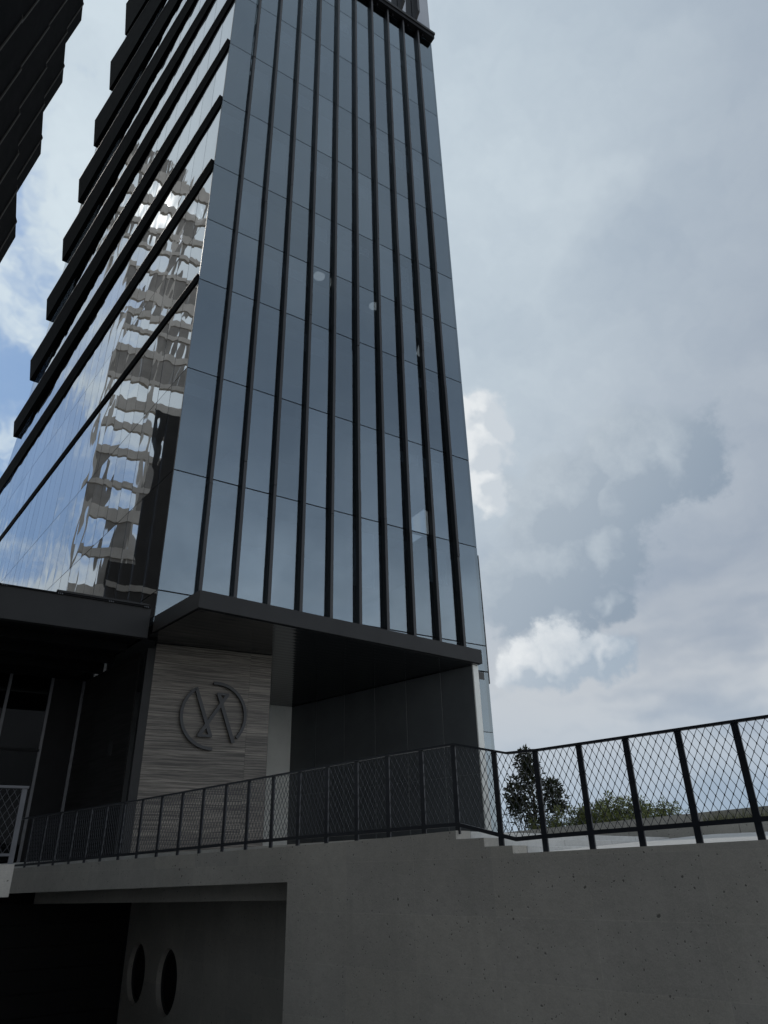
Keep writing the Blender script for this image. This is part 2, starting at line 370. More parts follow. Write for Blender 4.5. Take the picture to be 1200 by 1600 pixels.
# right-hand and rear cladding
def side_wall():
    mb = MB(); e0 = send(8.3); e1 = send(71.7)
    b0, b1 = LF(e0, 0, 0), LF(e1, 0, 0)
    mb.hexa([(W-0.12, 4.6, 1.98), (W, 4.6, 1.98), (W, b0.y, 1.98), (W-0.12, b0.y, 1.98), (W-0.12, 4.6, 71.7), (W, 4.6, 71.7), (W, b1.y, 71.7), (W-0.12, b1.y, 71.7)])
    mb.box(W-0.12, W, 0.02, 3.3, 1.98, 71.7)
    for za, zb in ((1.98, 15.2), (16.6, 25.65), (27.1, 71.7)): mb.box(W-0.12, W, 3.3, 4.6, za, zb)
    mb.build('side_wall', 'fascia_metal', tower)
    mb = MB(); mb.hexa([(b0.x, b0.y, 8.3), (W-0.2, b0.y, 8.3), (W-0.2, b0.y+0.1, 8.3), (b0.x, b0.y+0.1, 8.3), (b1.x, b1.y, 71.7), (W-0.2, b1.y, 71.7), (W-0.2, b1.y+0.1, 71.7), (b1.x, b1.y+0.1, 71.7)])
    mb.build('rear_wall', 'fascia_metal', tower)
side_wall()
# panes
panes = []          # (distance, points)
def pane_pts(fr, a0, a1, a2, a3, z0, z1):
    """bottom from a0 to a1, top from a2 to a3; small random out-of-plane error like real glazing"""
    e = [random.uniform(-0.003, 0.003) for _ in range(4)]
    th = 0.024
    return [fr(a0, e[0], z0), fr(a1, e[1], z0), fr(a1, e[1]-th, z0), fr(a0, e[0]-th, z0), fr(a2, e[2], z1), fr(a3, e[3], z1), fr(a3, e[3]-th, z1), fr(a2, e[2]-th, z1)]
def FF(x, o, z): return Vector((x, -o, z))
rowsF = [8.12]+ZL[:10]+[48.66]
for r in range(len(rowsF)-1):
    for i in range(11):
        x0 = i*BAY+(0.006 if i else 0.0); x1 = (i+1)*BAY-0.006 if i < 10 else W
        panes.append((FF(x0, 0, rowsF[r]), pane_pts(FF, x0, x1, x0, x1, rowsF[r]+0.022, rowsF[r+1]-0.022), 'front_glass'))
for z0, z1 in ((2.0, 5.9), (5.9, 8.1)):
    for x0, x1 in ((11.0, 11.78), (11.79, W)):
        panes.append((FF(x0, 0, z0), pane_pts(FF, x0, x1, x0, x1, z0+0.012, z1-0.012), 'front_glass'))
for z0, z1 in ((49.24, 54.3), (54.3, 58.6), (58.6, 63.0)):
    for i in range(11):
        x0 = i*BAY+0.006; x1 = (i+1)*BAY-0.006 if i < 10 else W
        panes.append((FF(x0, .02, z0), pane_pts(FF, x0, x1, x0, x1, z0+0.022, z1-0.022), 'front_glass'))
LB = 1.287
rowsL = [8.3]+ZL[:14]
for r in range(len(rowsL)-1):
    z0, z1 = rowsL[r]+0.014, rowsL[r+1]-0.014
    i = 0
    while True:
        s0 = i*LB+0.013; s1 = (i+1)*LB-0.013
        if s0 > send(z0)-0.1: break
        b1 = min(s1, send(z0)); t0 = min(s0, send(z1)-0.02); t1 = min(s1, send(z1))
        if i == 0: s0 = 0.03; t0 = 0.03
        panes.append((LF(s0, 0, (z0+z1)/2)+Vector((0, 0, 0.6*(z1-20) if z1 > 30 else 0)), pane_pts(LG, s0, b1, t0, t1, z0, z1), 'side_glass'))
        i += 1
panes.sort(key=lambda q: (q[0]-EYE).length)
rest = MB()
for k, (c, p, mname) in enumerate(panes):
    if k < 300: MB().hexa(p).build('pane', mname, tower)
    else: rest.hexa(p)
rest.build('far_pane', 'side_glass', tower, 'stuff')
rbl = random.Random(11)
for r in range(1, 10):
    for i in range(10):
        if rbl.random() < 0.30:
            zt_ = rowsF[r+1]-0.45; h_ = rbl.choice((0.5, 0.9, 1.4, 2.2))
            MB().box(i*BAY+0.1, i*BAY+1.03, 0.24, 0.25, max(zt_-h_, rowsF[r]+0.1), zt_).build('roller_blind', 'white_paint', tower)
# transoms behind the open joints, corner posts
for z in ZL[:10]:
    MB().box(0.02, W-0.02, 0.03, 0.13, z-0.05, z+0.05).build('transom', 'black_metal', tower)
MB().hexa([LF(0.035, 0.004, 8.3), Vector((0.0, -0.012, 8.3)), Vector((0.03, 0.03, 8.3)), LF(0.05, -0.05, 8.3), LF(0.035, 0.004, 48.3), Vector((0.0, -0.012, 48.3)), Vector((0.03, 0.03, 48.3)), LF(0.05, -0.05, 48.3)]).build('corner_trim', 'fin_metal', tower)
# vertical fins
for i in range(1, 11):
    mb = MB(); x = i*BAY+0.012+0.0105*i; zz = 8.0; top = 48.64
    cuts = [8.0] + [z+random.uniform(-1.2, 1.2) for z in ZL[1:9:2]] + [top]
    for a, b in zip(cuts, cuts[1:]):
        j = random.uniform(-0.006, 0.006); j2 = random.uniform(-0.012, 0.012)
        mb.box(x+j, x+0.11+j, -0.225+j2, -0.005, a+0.008, b-0.008)
    mb.build('fin', 'fin_metal', tower)
    # bolts holding the fin off the glass
    MB().box(x+0.10, x+0.135, -0.16, -0.10, cuts[2]-0.12, cuts[2]+0.10).build('fin_bracket', 'fascia_metal', tower)
# ledge and upper fins
MB().prism([(-0.03, -0.02), (-0.03, -0.42), (W+0.03, -0.42), (W+0.03, -0.02)], 49.0, 49.22).build('ledge', 'fascia_metal', tower)
MB().prism([(0.0, -0.012), (0.0, -0.36), (W+0.0, -0.36), (W+0.0, -0.012)], 48.66, 48.98).build('ledge_soffit', 'black_metal', tower)
for i in range(11):
    MB().box(i*BAY+0.50, i*BAY+0.58, -0.20, -0.10, 48.38, 48.65).build('light_fitting', 'black_metal', tower)
for i in range(1, 11):
    x = i*BAY-0.05
    MB().hexa([(x, -0.62, 50.0), (x+0.16, -0.62, 50.0), (x+0.16, -0.04, 49.35), (x, -0.04, 49.35), (x, -0.62, 63), (x+0.16, -0.62, 63), (x+0.16, -0.04, 63), (x, -0.04, 63)]).build('upper_fin', 'fin_metal', tower)
# thin blade on the right-hand corner
MB().box(W+0.005, W+0.16, 0.12, 0.30, 7.72, 13.0).build('corner_blade', 'fascia_metal', tower)
# wedge louvers of the side facade
LH = {5: .80, 6: .95, 7: 1.38, 8: 1.46, 9: 1.60, 10: 1.76, 11: 2.12, 12: 2.42, 13: 2.85, 14: 3.1}
def louver(k):
    z = ZL[k]+0.12
    if k == 3: s1, p1, h1, p0, h0, sb = 40.0, 0.10, 0.20, 0.10, 0.26, 40.0
    else: s1 = s1z(z); p1 = 0.60 if k > 6 else (0.55 if k == 6 else 0.34); h1 = LH[k]; p0 = 0.16; h0 = 0.42; sb = s1+0.5
    e = 0.012
    p = [LG(-0.02, e, z-h0), LG(-0.02, e+0.03, z-h0), LG(sb, e+(p1-0.27 if k != 3 else 0.03), z-h1), LG(sb, e, z-h1), LG(-0.02, e, z), LG(-0.02, p0, z), LG(s1, p1, z), LG(s1, e, z)]
    o = MB().hexa(p).build('louver', 'louver_metal', tower)
    MB().hexa([LG(-0.03, e, z+0.002), LG(-0.03, p0+0.01, z+0.002), LG(s1, p1+0.01, z+0.002), LG(s1, e, z+0.002), LG(-0.03, e, z+0.04), LG(-0.03, p0+0.01, z+0.04), LG(s1, p1+0.01, z+0.04), LG(s1, e, z+0.04)]).build('capping', 'fascia_metal', o)
for k in (3, 5, 6, 7, 8, 9, 10, 11, 12, 13, 14): louver(k)
# entrance canopy of the tower, with a soffit that runs back under the building
can = MB().prism([(0.0, 0.0), (0.43, -2.73), (10.86, -1.75), (10.95, -0.02), (0.05, -0.02)], 7.82, 8.30).build('canopy', 'fascia_metal', tower)
MB().prism([(0.06, -0.03), (0.48, -2.64), (10.78, -1.68), (10.86, -0.03)], 7.79, 7.816).build('canopy_soffit', 'soffit_black', can)
MB().prism([(0.02, 0.0), (12.4, 0.0), (12.4, 12.0), (-1.4, 12.0)], 7.80, 8.08).build('soffit', 'soffit_black', tower)
# travertine wall of the portico
sd = Vector((3.6, -0.36, 0)).normalized(); sn = Vector((sd.y, -sd.x, 0)); SO = Vector((0.41, 0.92, 0))
def SW(u, o, z): return SO + sd*u + sn*o + Vector((0, 0, z))
SM = Matrix(((sd.x, -sn.x, 0, SO.x), (sd.y, -sn.y, 0, SO.y), (0, 0, 1, 0), (0, 0, 0, 1)))
MB().hexa([SW(0.01, -0.03, 1.98), SW(3.60, -0.03, 1.98), SW(3.6, -0.4, 1.98), SW(0.01, -0.4, 1.98), SW(0.01, -0.03, 7.79), SW(3.6, -0.03, 7.79), SW(3.6, -0.4, 7.79), SW(0.01, -0.4, 7.79)]).build('stone_backing', 'dark_panel', tower)
zz = [1.985, 3.45, 4.90, 6.35, 7.785]
for a, b in zip(zz, zz[1:]):
    for u0, u1 in ((0.0, 2.93), (2.935, 3.62)):
        MB().box(u0, u1, 0.0, 0.028, a+0.0015, b-0.0015).build('stone_slab', 'travertine', tower, frame=SM @ Matrix.Translation((0, -0.0+random.uniform(0, 0.004), 0)))
MB().hexa([SW(-0.24, 0.012, 1.98), SW(-0.006, 0.012, 1.98), SW(-0.006, -0.35, 1.98), SW(-0.24, -0.35, 1.98), SW(-0.24, 0.012, 7.62), SW(-0.006, 0.012, 7.62), SW(-0.006, -0.35, 7.62), SW(-0.24, -0.35, 7.62)]).build('corner_post', 'fascia_metal', tower)
# side return of the stone wall, lobby shade put into its near-black colour
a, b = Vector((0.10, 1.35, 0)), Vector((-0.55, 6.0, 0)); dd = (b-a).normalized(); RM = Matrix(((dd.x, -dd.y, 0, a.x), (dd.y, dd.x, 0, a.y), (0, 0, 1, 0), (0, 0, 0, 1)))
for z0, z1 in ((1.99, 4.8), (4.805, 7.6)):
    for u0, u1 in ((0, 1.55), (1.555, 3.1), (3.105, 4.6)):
        MB().box(u0, u1, 0.0, 0.03, z0, z1).build('stone_slab', 'shaded_stone', tower, frame=RM)
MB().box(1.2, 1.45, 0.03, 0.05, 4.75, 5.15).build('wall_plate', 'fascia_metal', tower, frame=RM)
# white pier, dark back wall
MB().box(7.05, 8.07, 7.53, 7.80, 1.98, 7.79).build('white_pier', 'white_paint', tower)
MB().box(0.4, 7.04, 7.6, 7.85, 1.98, 7.79).build('back_wall', 'dark_panel', tower)
# dark panelled blade wall with a white end
bw = Vector((8.06-10.57, 7.53+1.54, 0)); bl = bw.length; bd = bw.normalized(); bn = Vector((-bd.y, bd.x, 0)); BO = Vector((10.57, -1.54, 0))
BM_ = Matrix(((bd.x, bn.x, 0, BO.x), (bd.y, bn.y, 0, BO.y), (0, 0, 1, 0), (0, 0, 0, 1)))
MB().box(0.02, bl, -0.28, -0.032, 1.98, 7.78).build('blade_backing', 'joint_grey', tower, frame=BM_)
us = [0.0, 1.43, 3.06, 4.63, 6.27, 7.9, bl]
for u0, u1 in zip(us, us[1:]):
    for z0, z1 in ((1.99, 4.25), (4.25, 7.78)):
        MB().box(u0+0.021, u1-0.021, -0.03, 0.0, z0+0.006, z1-0.006).build('wall_panel', 'dark_panel', tower, frame=BM_)
MB().box(-0.03, 0.015, -0.30, 0.004, 1.985, 7.79).build('white_end', 'white_paint', tower, frame=BM_)
# dark glazed screen at the back of the lobby approach
for i, x in enumerate((-0.62, -1.62, -2.9, -4.2, -5.5, -6.8)):
    MB().box(x-0.04, x+0.05, 5.9, 6.02, 1.78, 7.6).build('mullion', 'grey_rail', tower)
MB().box(-1.575, -0.665, 5.94, 5.98, 1.79, 7.6).build('black_screen', 'black_metal', tower)
for x0, x1 in ((-2.86, -1.66), (-4.16, -2.94), (-5.46, -4.24), (-6.76, -5.54)):
    for z0, z1 in ((1.8, 5.2), (5.28, 7.6)):
        MB().box(x0, x1, 5.95, 5.97, z0, z1).build('pane', 'lobby_glass', tower)
MB().box(-6.8, -1.62, 5.9, 6.0, 5.2, 5.28).build('door_head', 'black_metal', tower)
MB().box(-9.0, 0.3, 9.5, 9.7, 1.78, 7.79).build('lobby_wall', 'interior_dark', tower)
# pendant lamps seen through the glass
for x, y, z, r in ((5.27, 0.42, 24.95, 0.25), (8.15, 0.50, 24.67, 0.23)):
    mb = MB(); mb.prism([(x+r*math.cos(2*math.pi*k/20), y+r*math.sin(2*math.pi*k/20)) for k in range(20)], z-0.06, z)
    mb.build('ceiling_lamp', 'lamp_and_patch_glow', tower)

# added glowing patches for pale shapes behind the glass, not lamps
for pts in (((10.09, 22.38), (10.27, 22.30), (10.27, 22.98)), ((10.38, 22.10), (10.46, 22.06), (10.46, 23.3), (10.38, 23.34)),
            ((9.52, 13.42), (9.84, 13.34), (9.84, 14.25), (9.52, 13.92)), ((10.10, 13.36), (10.22, 13.32), (10.22, 14.35), (10.10, 14.40))):
    mb = MB(); n = len(pts)
    for y in (0.06, 0.08):
        for x, z in pts: mb.v.append((x, y, z))
    mb.f.append(tuple(range(n))); mb.f.append(tuple(range(2*n-1, n-1, -1)))
    for i in range(n): j = (i+1) % n; mb.f.append((i, j, n+j, n+i))
    mb.build('glow_patch', 'lamp_and_patch_glow', tower)
# ------------------------------------------------------------------ emblem on the stone wall
emblem = thing('wall_emblem', 'round dark metal YA monogram emblem mounted on the travertine wall', 'emblem', SW(1.88, 0.06, 5.77))
EC = (1.88, 5.77); ER = 1.0
def epoly(name, pts, o0=0.05, o1=0.12):
    mb = MB(); n = len(pts); b = 0
    for o in (o0, o1):
        for x, z in pts: mb.v.append(tuple(SW(EC[0]+x*ER, o, EC[1]+z*ER)))
    mb.f.append(tuple(range(n-1, -1, -1))); mb.f.append(tuple(range(n, 2*n)))
    for i in range(n): j = (i+1) % n; mb.f.append((i, j, n+j, n+i))
    return mb.build(name, 'emblem_metal', emblem)
def arc(a0, a1, ro=1.0, ri=0.912, n=40):
    A = [R(a0+(a1-a0)*k/n) for k in range(n+1)]
    o = None
    mb = MB()
    for k in range(n):
        q = [(ri*math.cos(A[k]), ri*math.sin(A[k])), (ro*math.cos(A[k]), ro*math.sin(A[k])), (ro*math.cos(A[k+1]), ro*math.sin(A[k+1])), (ri*math.cos(A[k+1]), ri*math.sin(A[k+1]))]
        b = len(mb.v)
        for oo in (0.05, 0.12):
            for x, z in q: mb.v.append(tuple(SW(EC[0]+x*ER, oo, EC[1]+z*ER)))
        mb.f += [(b, b+1, b+2, b+3), (b+4, b+7, b+6, b+5), (b+1, b+5, b+6, b+2), (b, b+3, b+7, b+4)]
        if k == 0: mb.f.append((b, b+4, b+5, b+1))
        if k == n-1: mb.f.append((b+3, b+2, b+6, b+7))
    mb.build('arc', 'emblem_metal', emblem)
arc(128, 272); arc(95, -40)
def stroke(a, b, w=0.052):
    a = Vector(a); b = Vector(b); d = (b-a).normalized(); q = Vector((-d.y, d.x))*w
    o = stroke.k*0.002; stroke.k += 1
    epoly('stroke', [tuple(a+q), tuple(a-q), tuple(b-q), tuple(b+q)], 0.05+o, 0.12+o)
stroke.k = 0
stroke((-.60, .78), (-.06, -.58)); stroke((-.38, -.58), (.36, .62)); stroke((.10, .62), (.64, -.76)); stroke((-.44, -.60), (-.01, -.60), .035); stroke((.04, .635), (.41, .635), .035)
mb = MB()
for x, z in ((-.9, .25), (-.5, -.80), (.5, .82), (.93, -.2), (.26, .3), (-.22, -.2)):
    mb.tube(SW(EC[0]+x*ER, 0.0, EC[1]+z*ER), SW(EC[0]+x*ER, 0.055, EC[1]+z*ER), 0.015, 6)
mb.build('standoff_pin', 'emblem_metal', emblem)

# ------------------------------------------------------------------ lobby canopy left of the tower
pod = thing('lobby_canopy', 'wide black flat canopy over the dark lobby approach beside the tower', 'canopy', (-3.8, 3.0, 7.6))
MB().box(-7.6, -0.13, -0.05, 0.15, 7.62, 8.50).build('fascia', 'fascia_metal', pod)
MB().box(-7.6, -0.15, 0.151, 12.0, 7.86, 8.30).build('deck', 'black_metal', pod)
for y in (1.6, 3.1, 4.6): MB().box(-7.6, -0.3, y, y+0.18, 7.62, 7.858).build('beam', 'black_metal', pod)
MB().box(-7.6, -0.16, -0.10, -0.052, 8.50, 8.535).build('trim', 'black_metal', pod)
MB().box(-2.72, -0.22, -0.13, 0.02, 8.545, 8.60).build('flashing', 'fascia_metal', pod)
MB().box(-7.6, -0.16, 0.03, 0.06, 8.502, 8.58).build('gutter_lip', 'black_metal', pod)
for x in (-4.0, -2.62, -1.27, -0.28):
    mb = MB()
    for dx in (-0.05, 0.0, 0.05): mb.box(x+dx-0.012, x+dx+0.012, -0.115, -0.102, 8.49, 8.53)
    mb.build('clip', 'grey_rail', pod)
for x in (-7.0,): MB().box(x-0.2, x+0.2, 0.3, 0.7, 1.75, 7.62).build('column', 'fascia_metal', pod)
for x, y in ((-3.4, 5.5), (-2.4, 5.4)):
    MB().box(x-0.35, x+0.35, y-0.08, y+0.08, 7.84, 7.857).build('ceiling_slot', 'ceiling_pale', pod)

# ================================================================== terrace, steps, retaining wall
TOPL = [(0.4, 1.775), (-2.4, 1.815), (-5, 1.855), (-9.75, 1.922), (-11.2, 1.945), (-12.35, 1.978), (-12.91, 1.995)]
# upper terrace slab (roof of the garage below)
MB().prism([(-12.86, 0.26), (30, 0.26), (30, 45), (-12.86, 45)], 1.70, lambda q: min(1.98, lerp_tab(TOPL, q[0])-0.012), None).build('terrace', 'paving', None, 'structure', WF)
MB().prism([(0.42, -9.0), (16, -9.0), (16, 0.25), (0.42, 0.25)], 1.45, 1.765).build('lobby_floor', 'paving', None, 'structure', WF)
# sloping path on the lower side of the steps
MB().prism([(-13.72, 0.26), (-60, 0.26), (-60, 45), (-13.72, 45)], lambda q: 1.3+0.047*q[1], lambda q: 1.705+0.047*q[1]).build('path', 'paving', None, 'structure', WF)
st = thing('stone_steps', 'three pale concrete steps climbing beside the stepped end of the wall', 'steps', W3(-13.2, 4, 1.7))
for s0, s1, z0, z1 in ((-12.905, -12.4, 1.903, 1.990), (-13.32, -12.55, 1.803, 1.897), (-13.725, -12.9, 1.60, 1.797)):
    n = 0.262
    while n < 9.0:
        L = random.uniform(1.4, 1.7)
        MB().box(s0, s1, n+0.003, n+L-0.003, z0, z1).build('step_block', 'light_concrete', st, frame=WF, bevel=0.006); n += L
# retaining wall
wall = thing('retaining_wall', 'long pitted grey concrete retaining wall carrying the black fence', 'wall', W3(-10, 0, GROUND))
T0, T1 = -0.05, 0.25
def wallseg(s0, s1, zb0, zb1, zt0, zt1, name='wall_body', n0_=T0, n1_=T1, m='concrete'):
    mb = MB(); mb.hexa([(s0, n0_, zb0), (s1, n0_, zb1), (s1, n1_, zb1), (s0, n1_, zb0), (s0, n0_, zt0), (s1, n0_, zt1), (s1, n1_, zt1), (s0, n1_, zt0)])
    return mb.build(name, m, wall, frame=WF)
# one continuous mesh for the stepped wall face
poly = [(-40, GROUND), (-40, 1.95), (-16.5, 1.754), (-13.72, 1.715), (-13.72, 1.80), (-13.325, 1.80), (-13.325, 1.897), (-12.91, 1.897)] + \
       [(s, z) for s, z in sorted(TOPL)] + [(0.4, 1.262), (-9.75, 1.446), (-9.75, GROUND)]
mb = MB(); n = len(poly)
for nn in (T0, T1):
    for s, z in poly: mb.v.append((s, nn, z))
mb.f.append(tuple(range(n))); mb.f.append(tuple(range(2*n-1, n-1, -1)))
for i in range(n): j = (i+1) % n; mb.f.append((i, j, n+j, n+i))
wb = mb.build('wall_body', 'concrete', wall, frame=WF)
# set-back downstand and recessed wall with portholes
wallseg(-9.0, 0.4, 1.17, 1.02, 1.44, 1.30, 'downstand', 0.75, 1.0)
J = W3(-9.75, 1.5, 0); ra = R(-3.0); rd = Vector((math.sin(ra), math.cos(ra), 0)); rn = Vector((math.cos(ra), -math.sin(ra), 0))
RW = Matrix(((rd.x, rn.x, 0, J.x), (rd.y, rn.y, 0, J.y), (0, 0, 1, 0), (0, 0, 0, 1)))
PORT = [(8.22, -0.66), (10.42, -0.66)]; PR = 0.67; RL = 11.6
def porthole_wall():
    me = bpy.data.meshes.new('recessed_wall'); bm = bmesh.new()
    # strip of squares with round holes, front and back skins joined by reveals
    def skin(y):
        rows = []
        xs = [-0.3]
        cells = []
        prev = -0.3
        for cx, cz in PORT:
            half = 1.0
            cells.append((prev, cx-half, None)); cells.append((cx-half, cx+half, (cx, cz))); prev = cx+half
        cells.append((prev, RL, None))
        rings = []
        for a, b, c in cells:
            if c is None:
                bm.faces.new([bm.verts.new((a, y, GROUND)), bm.verts.new((b, y, GROUND)), bm.verts.new((b, y, 1.69)), bm.verts.new((a, y, 1.69))])
            else:
                N = 48; ring = []; outer = []
                for k in range(N):
                    an = 2*math.pi*k/N; cx, cz = c; dx, dz = math.cos(an), math.sin(an)
                    ring.append(bm.verts.new((cx+PR*dx, y, cz+PR*dz)))
                    zt, zb = 1.69-cz, cz-GROUND
                    t = min((b-cx)/abs(dx) if abs(dx) > 1e-6 else 9e9, (zt/dz if dz > 1e-6 else (zb/-dz if dz < -1e-6 else 9e9)))
                    outer.append(bm.verts.new((cx+t*dx, y, cz+t*dz)))
                for k in range(N):
                    j = (k+1) % N; bm.faces.new([outer[k], outer[j], ring[j], ring[k]])
                # close the four corners
                for sx, sz in ((1, 1), (-1, 1), (-1, -1), (1, -1)):
                    X = c[0]+sx*1.0; Z = 1.69 if sz > 0 else GROUND
                    for k in range(N):
                        j = (k+1) % N; p, q = outer[k].co, outer[j].co
                        on = lambda v: (abs(v.x-X) < 1e-4, abs(v.z-Z) < 1e-4)
                        if (on(p)[0] and on(q)[1] and not on(p)[1] and not on(q)[0]) or (on(p)[1] and on(q)[0] and not on(p)[0] and not on(q)[1]):
                            bm.faces.new([outer[k], outer[j], bm.verts.new((X, y, Z))])
                rings.append(ring)
        return rings
    A = skin(0.0); B = skin(0.16)
    for ra_, rb_ in zip(A, B):
        N = len(ra_)
        for k in range(N): j = (k+1) % N; bm.faces.new([ra_[k], ra_[j], rb_[j], rb_[k]])
    bmesh.ops.recalc_face_normals(bm, faces=bm.faces); bm.to_mesh(me); bm.free()
    me.materials.append(MATS['concrete']); o = bpy.data.objects.new('recessed_wall', me); COL.objects.link(o)
    o.matrix_world = RW; o.parent = wall; o.matrix_parent_inverse = wall.matrix_world.inverted()
porthole_wall()
wallseg(-10.05, -9.755, GROUND, GROUND, 1.69, 1.69, 'return_wall', 0.255, 1.6)
for cx, cz in PORT:
    mb = MB(); N = 40; b = 0
    ring = [(cx+(PR+0.02)*math.cos(2*math.pi*k/N), cz+(PR+0.02)*math.sin(2*math.pi*k/N)) for k in range(N)]
    for y in (0.165, 0.185):
        for x, z in ring: mb.v.append((x, y, z))
    mb.f.append(tuple(range(N))); mb.f.append(tuple(range(2*N-1, N-1, -1)))
    for i in range(N): j = (i+1) % N; mb.f.append((i, j, N+j, N+i))
    mb.build('porthole_glass', 'black_metal', wall, frame=RW)
    mb = MB(); ro, ri = PR-0.005, PR-0.07
    for k in range(N):
        a0, a1 = 2*math.pi*k/N, 2*math.pi*(k+1)/N
        P = lambda r, a, y: (cx+r*math.cos(a), y, cz+r*math.sin(a))
        mb.hexa([P(ri, a0, .12), P(ro, a0, .12), P(ro, a1, .12), P(ri, a1, .12), P(ri, a0, .163), P(ro, a0, .163), P(ro, a1, .163), P(ri, a1, .163)])
    mb.build('porthole_frame', 'fascia_metal', wall, frame=RW)
# black sheet put in for the unlit garage void behind the opening
e = J + rd*RL
g = thing('garage_shade_sheet', 'black slatted sheet standing in for the dark garage void under the concrete beam', 'shade sheet', (e.x-4, e.y-0.2, GROUND))
for k in range(9):
    MB().box(e.x-9.0, e.x-0.05, e.y-0.12, e.y-0.06, GROUND+0.01+k*0.5, GROUND+0.495+k*0.5).build('shade_slat', 'black_metal', g)
MB().box(e.x-9.0, e.x-0.05, e.y-0.055, e.y-0.02, GROUND, 1.6).build('shade_backing', 'black_metal', g)
MB().box(e.x-0.045, e.x+0.1, e.y-0.16, e.y, GROUND, 1.6).build('shade_sheet_edge', 'black_metal', g)

# ------------------------------------------------------------------ fence
fence = thing('mesh_fence', 'long black steel fence with diamond wire mesh on the concrete wall', 'fence', W3(-10, 0.08, 1.9))
TOPR = [(0.3, 2.868), (-0.5, 2.872), (-5.2, 2.912), (-9.2, 2.988), (-11.7, 3.038), (-12.93, 3.045), (-13.72, 2.845), (-14.13, 2.832), (-16.8, 2.852), (-20.5, 2.88)]
BOTR = [(0.3, 1.865), (-0.5, 1.872), (-5.25, 1.972), (-9.23, 2.05), (-11.7, 2.076), (-12.9, 2.09), (-13.74, 1.888), (-14.14, 1.903), (-16.5, 1.955), (-20.5, 2.02)]
POSTS = [-0.42, -1.15, -1.84, -2.56, -3.24, -3.9, -4.6, -5.28, -5.97, -6.66, -7.32, -7.98, -8.61, -9.24, -9.87, -10.5, -11.12, -11.73, -12.35, -12.90, -13.53, -14.12, -14.70, -15.27, -15.855, -16.435, -17.02, -17.6, -18.2, -18.8]
def wall_top(s):
    if s > -12.91: return lerp_tab(TOPL, s)
    if s > -13.325: return 1.897
    if s > -13.72: return 1.80
    return lerp_tab([(-13.72, 1.715), (-16.5, 1.754), (-40, 1.95)], s)
PN = 0.02
for s in POSTS:
    MB().box(s-0.034, s+0.034, PN-0.012, PN+0.012, wall_top(s)-0.04, lerp_tab(TOPR, s)-0.01).build('post', 'fence_metal', fence, frame=WF)
def rail(tab, h, d_, name):
    tab = sorted(tab)
    for (a, za), (b, zb) in zip(tab, tab[1:]):
        if a < -18.85: a, za = -18.85, lerp_tab(tab, -18.85)
        MB().hexa([(a, PN-d_-0.004, za-h), (b, PN-d_-0.004, zb-h), (b, PN+d_+0.004, zb-h), (a, PN+d_+0.004, za-h), (a, PN-d_-0.004, za), (b, PN-d_-0.004, zb), (b, PN+d_+0.004, zb), (a, PN+d_+0.004, za)]).build(name, 'fence_metal', fence, frame=WF)
rail(TOPR, 0.028, 0.022, 'top_rail'); rail(BOTR, 0.045, 0.012, 'bottom_rail')
sp = sorted(POSTS)
DW, DH = 0.086, 0.155
for a, b in zip(sp, sp[1:]):
    a += 0.034; b -= 0.034; mb = MB(); L = b-a
    zb = lambda s: lerp_tab(BOTR, s); zt = lambda s: lerp_tab(TOPR, s)-0.028
    H = zt((a+b)/2)-zb((a+b)/2)
    ncell = max(1, round(L/DW)); w = L/ncell; slope = (DH/w)
    nv = max(1, round(H/DH)); hh = H/nv; run = w/2/(hh/2)      # horizontal shift per metre of height
    def pt(u, v): s = a+u; return (s, PN+0.0, zb(s)+(zt(s)-zb(s))*(v/H))
    total = H*run
    for sg in (1, -1):
        c = -total - w
        k = math.floor((-total)/w)-1
        while k*w < L+total+w:
            u0 = k*w; v0 = 0.0; u1 = u0+sg*total; v1 = H
            # clip to 0..L
            ta, tb = 0.0, 1.0
            du = u1-u0
            for lim, sign in ((0.0, 1), (L, -1)):
                f0 = sign*(u0-lim); f1 = sign*(u1-lim)
                if f0 < 0 and f1 < 0: ta, tb = 1, 0
                elif f0 < 0: ta = max(ta, f0/(f0-f1))
                elif f1 < 0: tb = min(tb, f0/(f0-f1))
            if tb-ta > 0.02: mb.tube(pt(u0+du*ta, H*ta), pt(u0+du*tb, H*tb), 0.0036, 4)
            k += 1
    if a < -11:
        for r_ in range(2*nv+1):
            v = r_*hh/2
            for q in range(ncell+1):
                u = q*w + (0 if r_ % 2 == 0 else w/2)
                if 0 < u < L and 0 < v < H: p = Vector(pt(u, v)); mb.box(p.x-0.005, p.x+0.005, p.y-0.006, p.y+0.006, p.z-0.011, p.z+0.011)
    mb.build('wire_mesh', 'wire_steel', fence, frame=WF)

# ------------------------------------------------------------------ walkway on the left, its railing
wk = thing('walkway', 'pale concrete edge beam of a raised walkway at the left of the black fence', 'walkway', (-5.6, -7.3, 1.35))
MB().box(-7.4, -3.42, -7.85, -6.7, 1.355, 1.765).build('edge_beam', 'concrete', wk)
MB().box(-7.3, -6.9, -7.7, -7.0, GROUND, 1.35).build('pier', 'light_concrete', wk)
rl = thing('walkway_railing', 'grey steel railing with wire mesh on the pale walkway edge', 'railing', (-5.6, -7.75, 1.765))
for x in (-3.47, -3.86, -4.5, -5.15, -5.8, -6.45): MB().box(x-0.035, x+0.035, -7.785, -7.755, 1.767, 2.775).build('post', 'grey_rail', rl)
MB().box(-7.2, -3.42, -7.80, -7.74, 2.776, 2.81).build('top_rail', 'grey_rail', rl)
MB().box(-7.2, -3.44, -7.79, -7.75, 1.87, 1.905).build('bottom_rail', 'grey_rail', rl)
mb = MB()
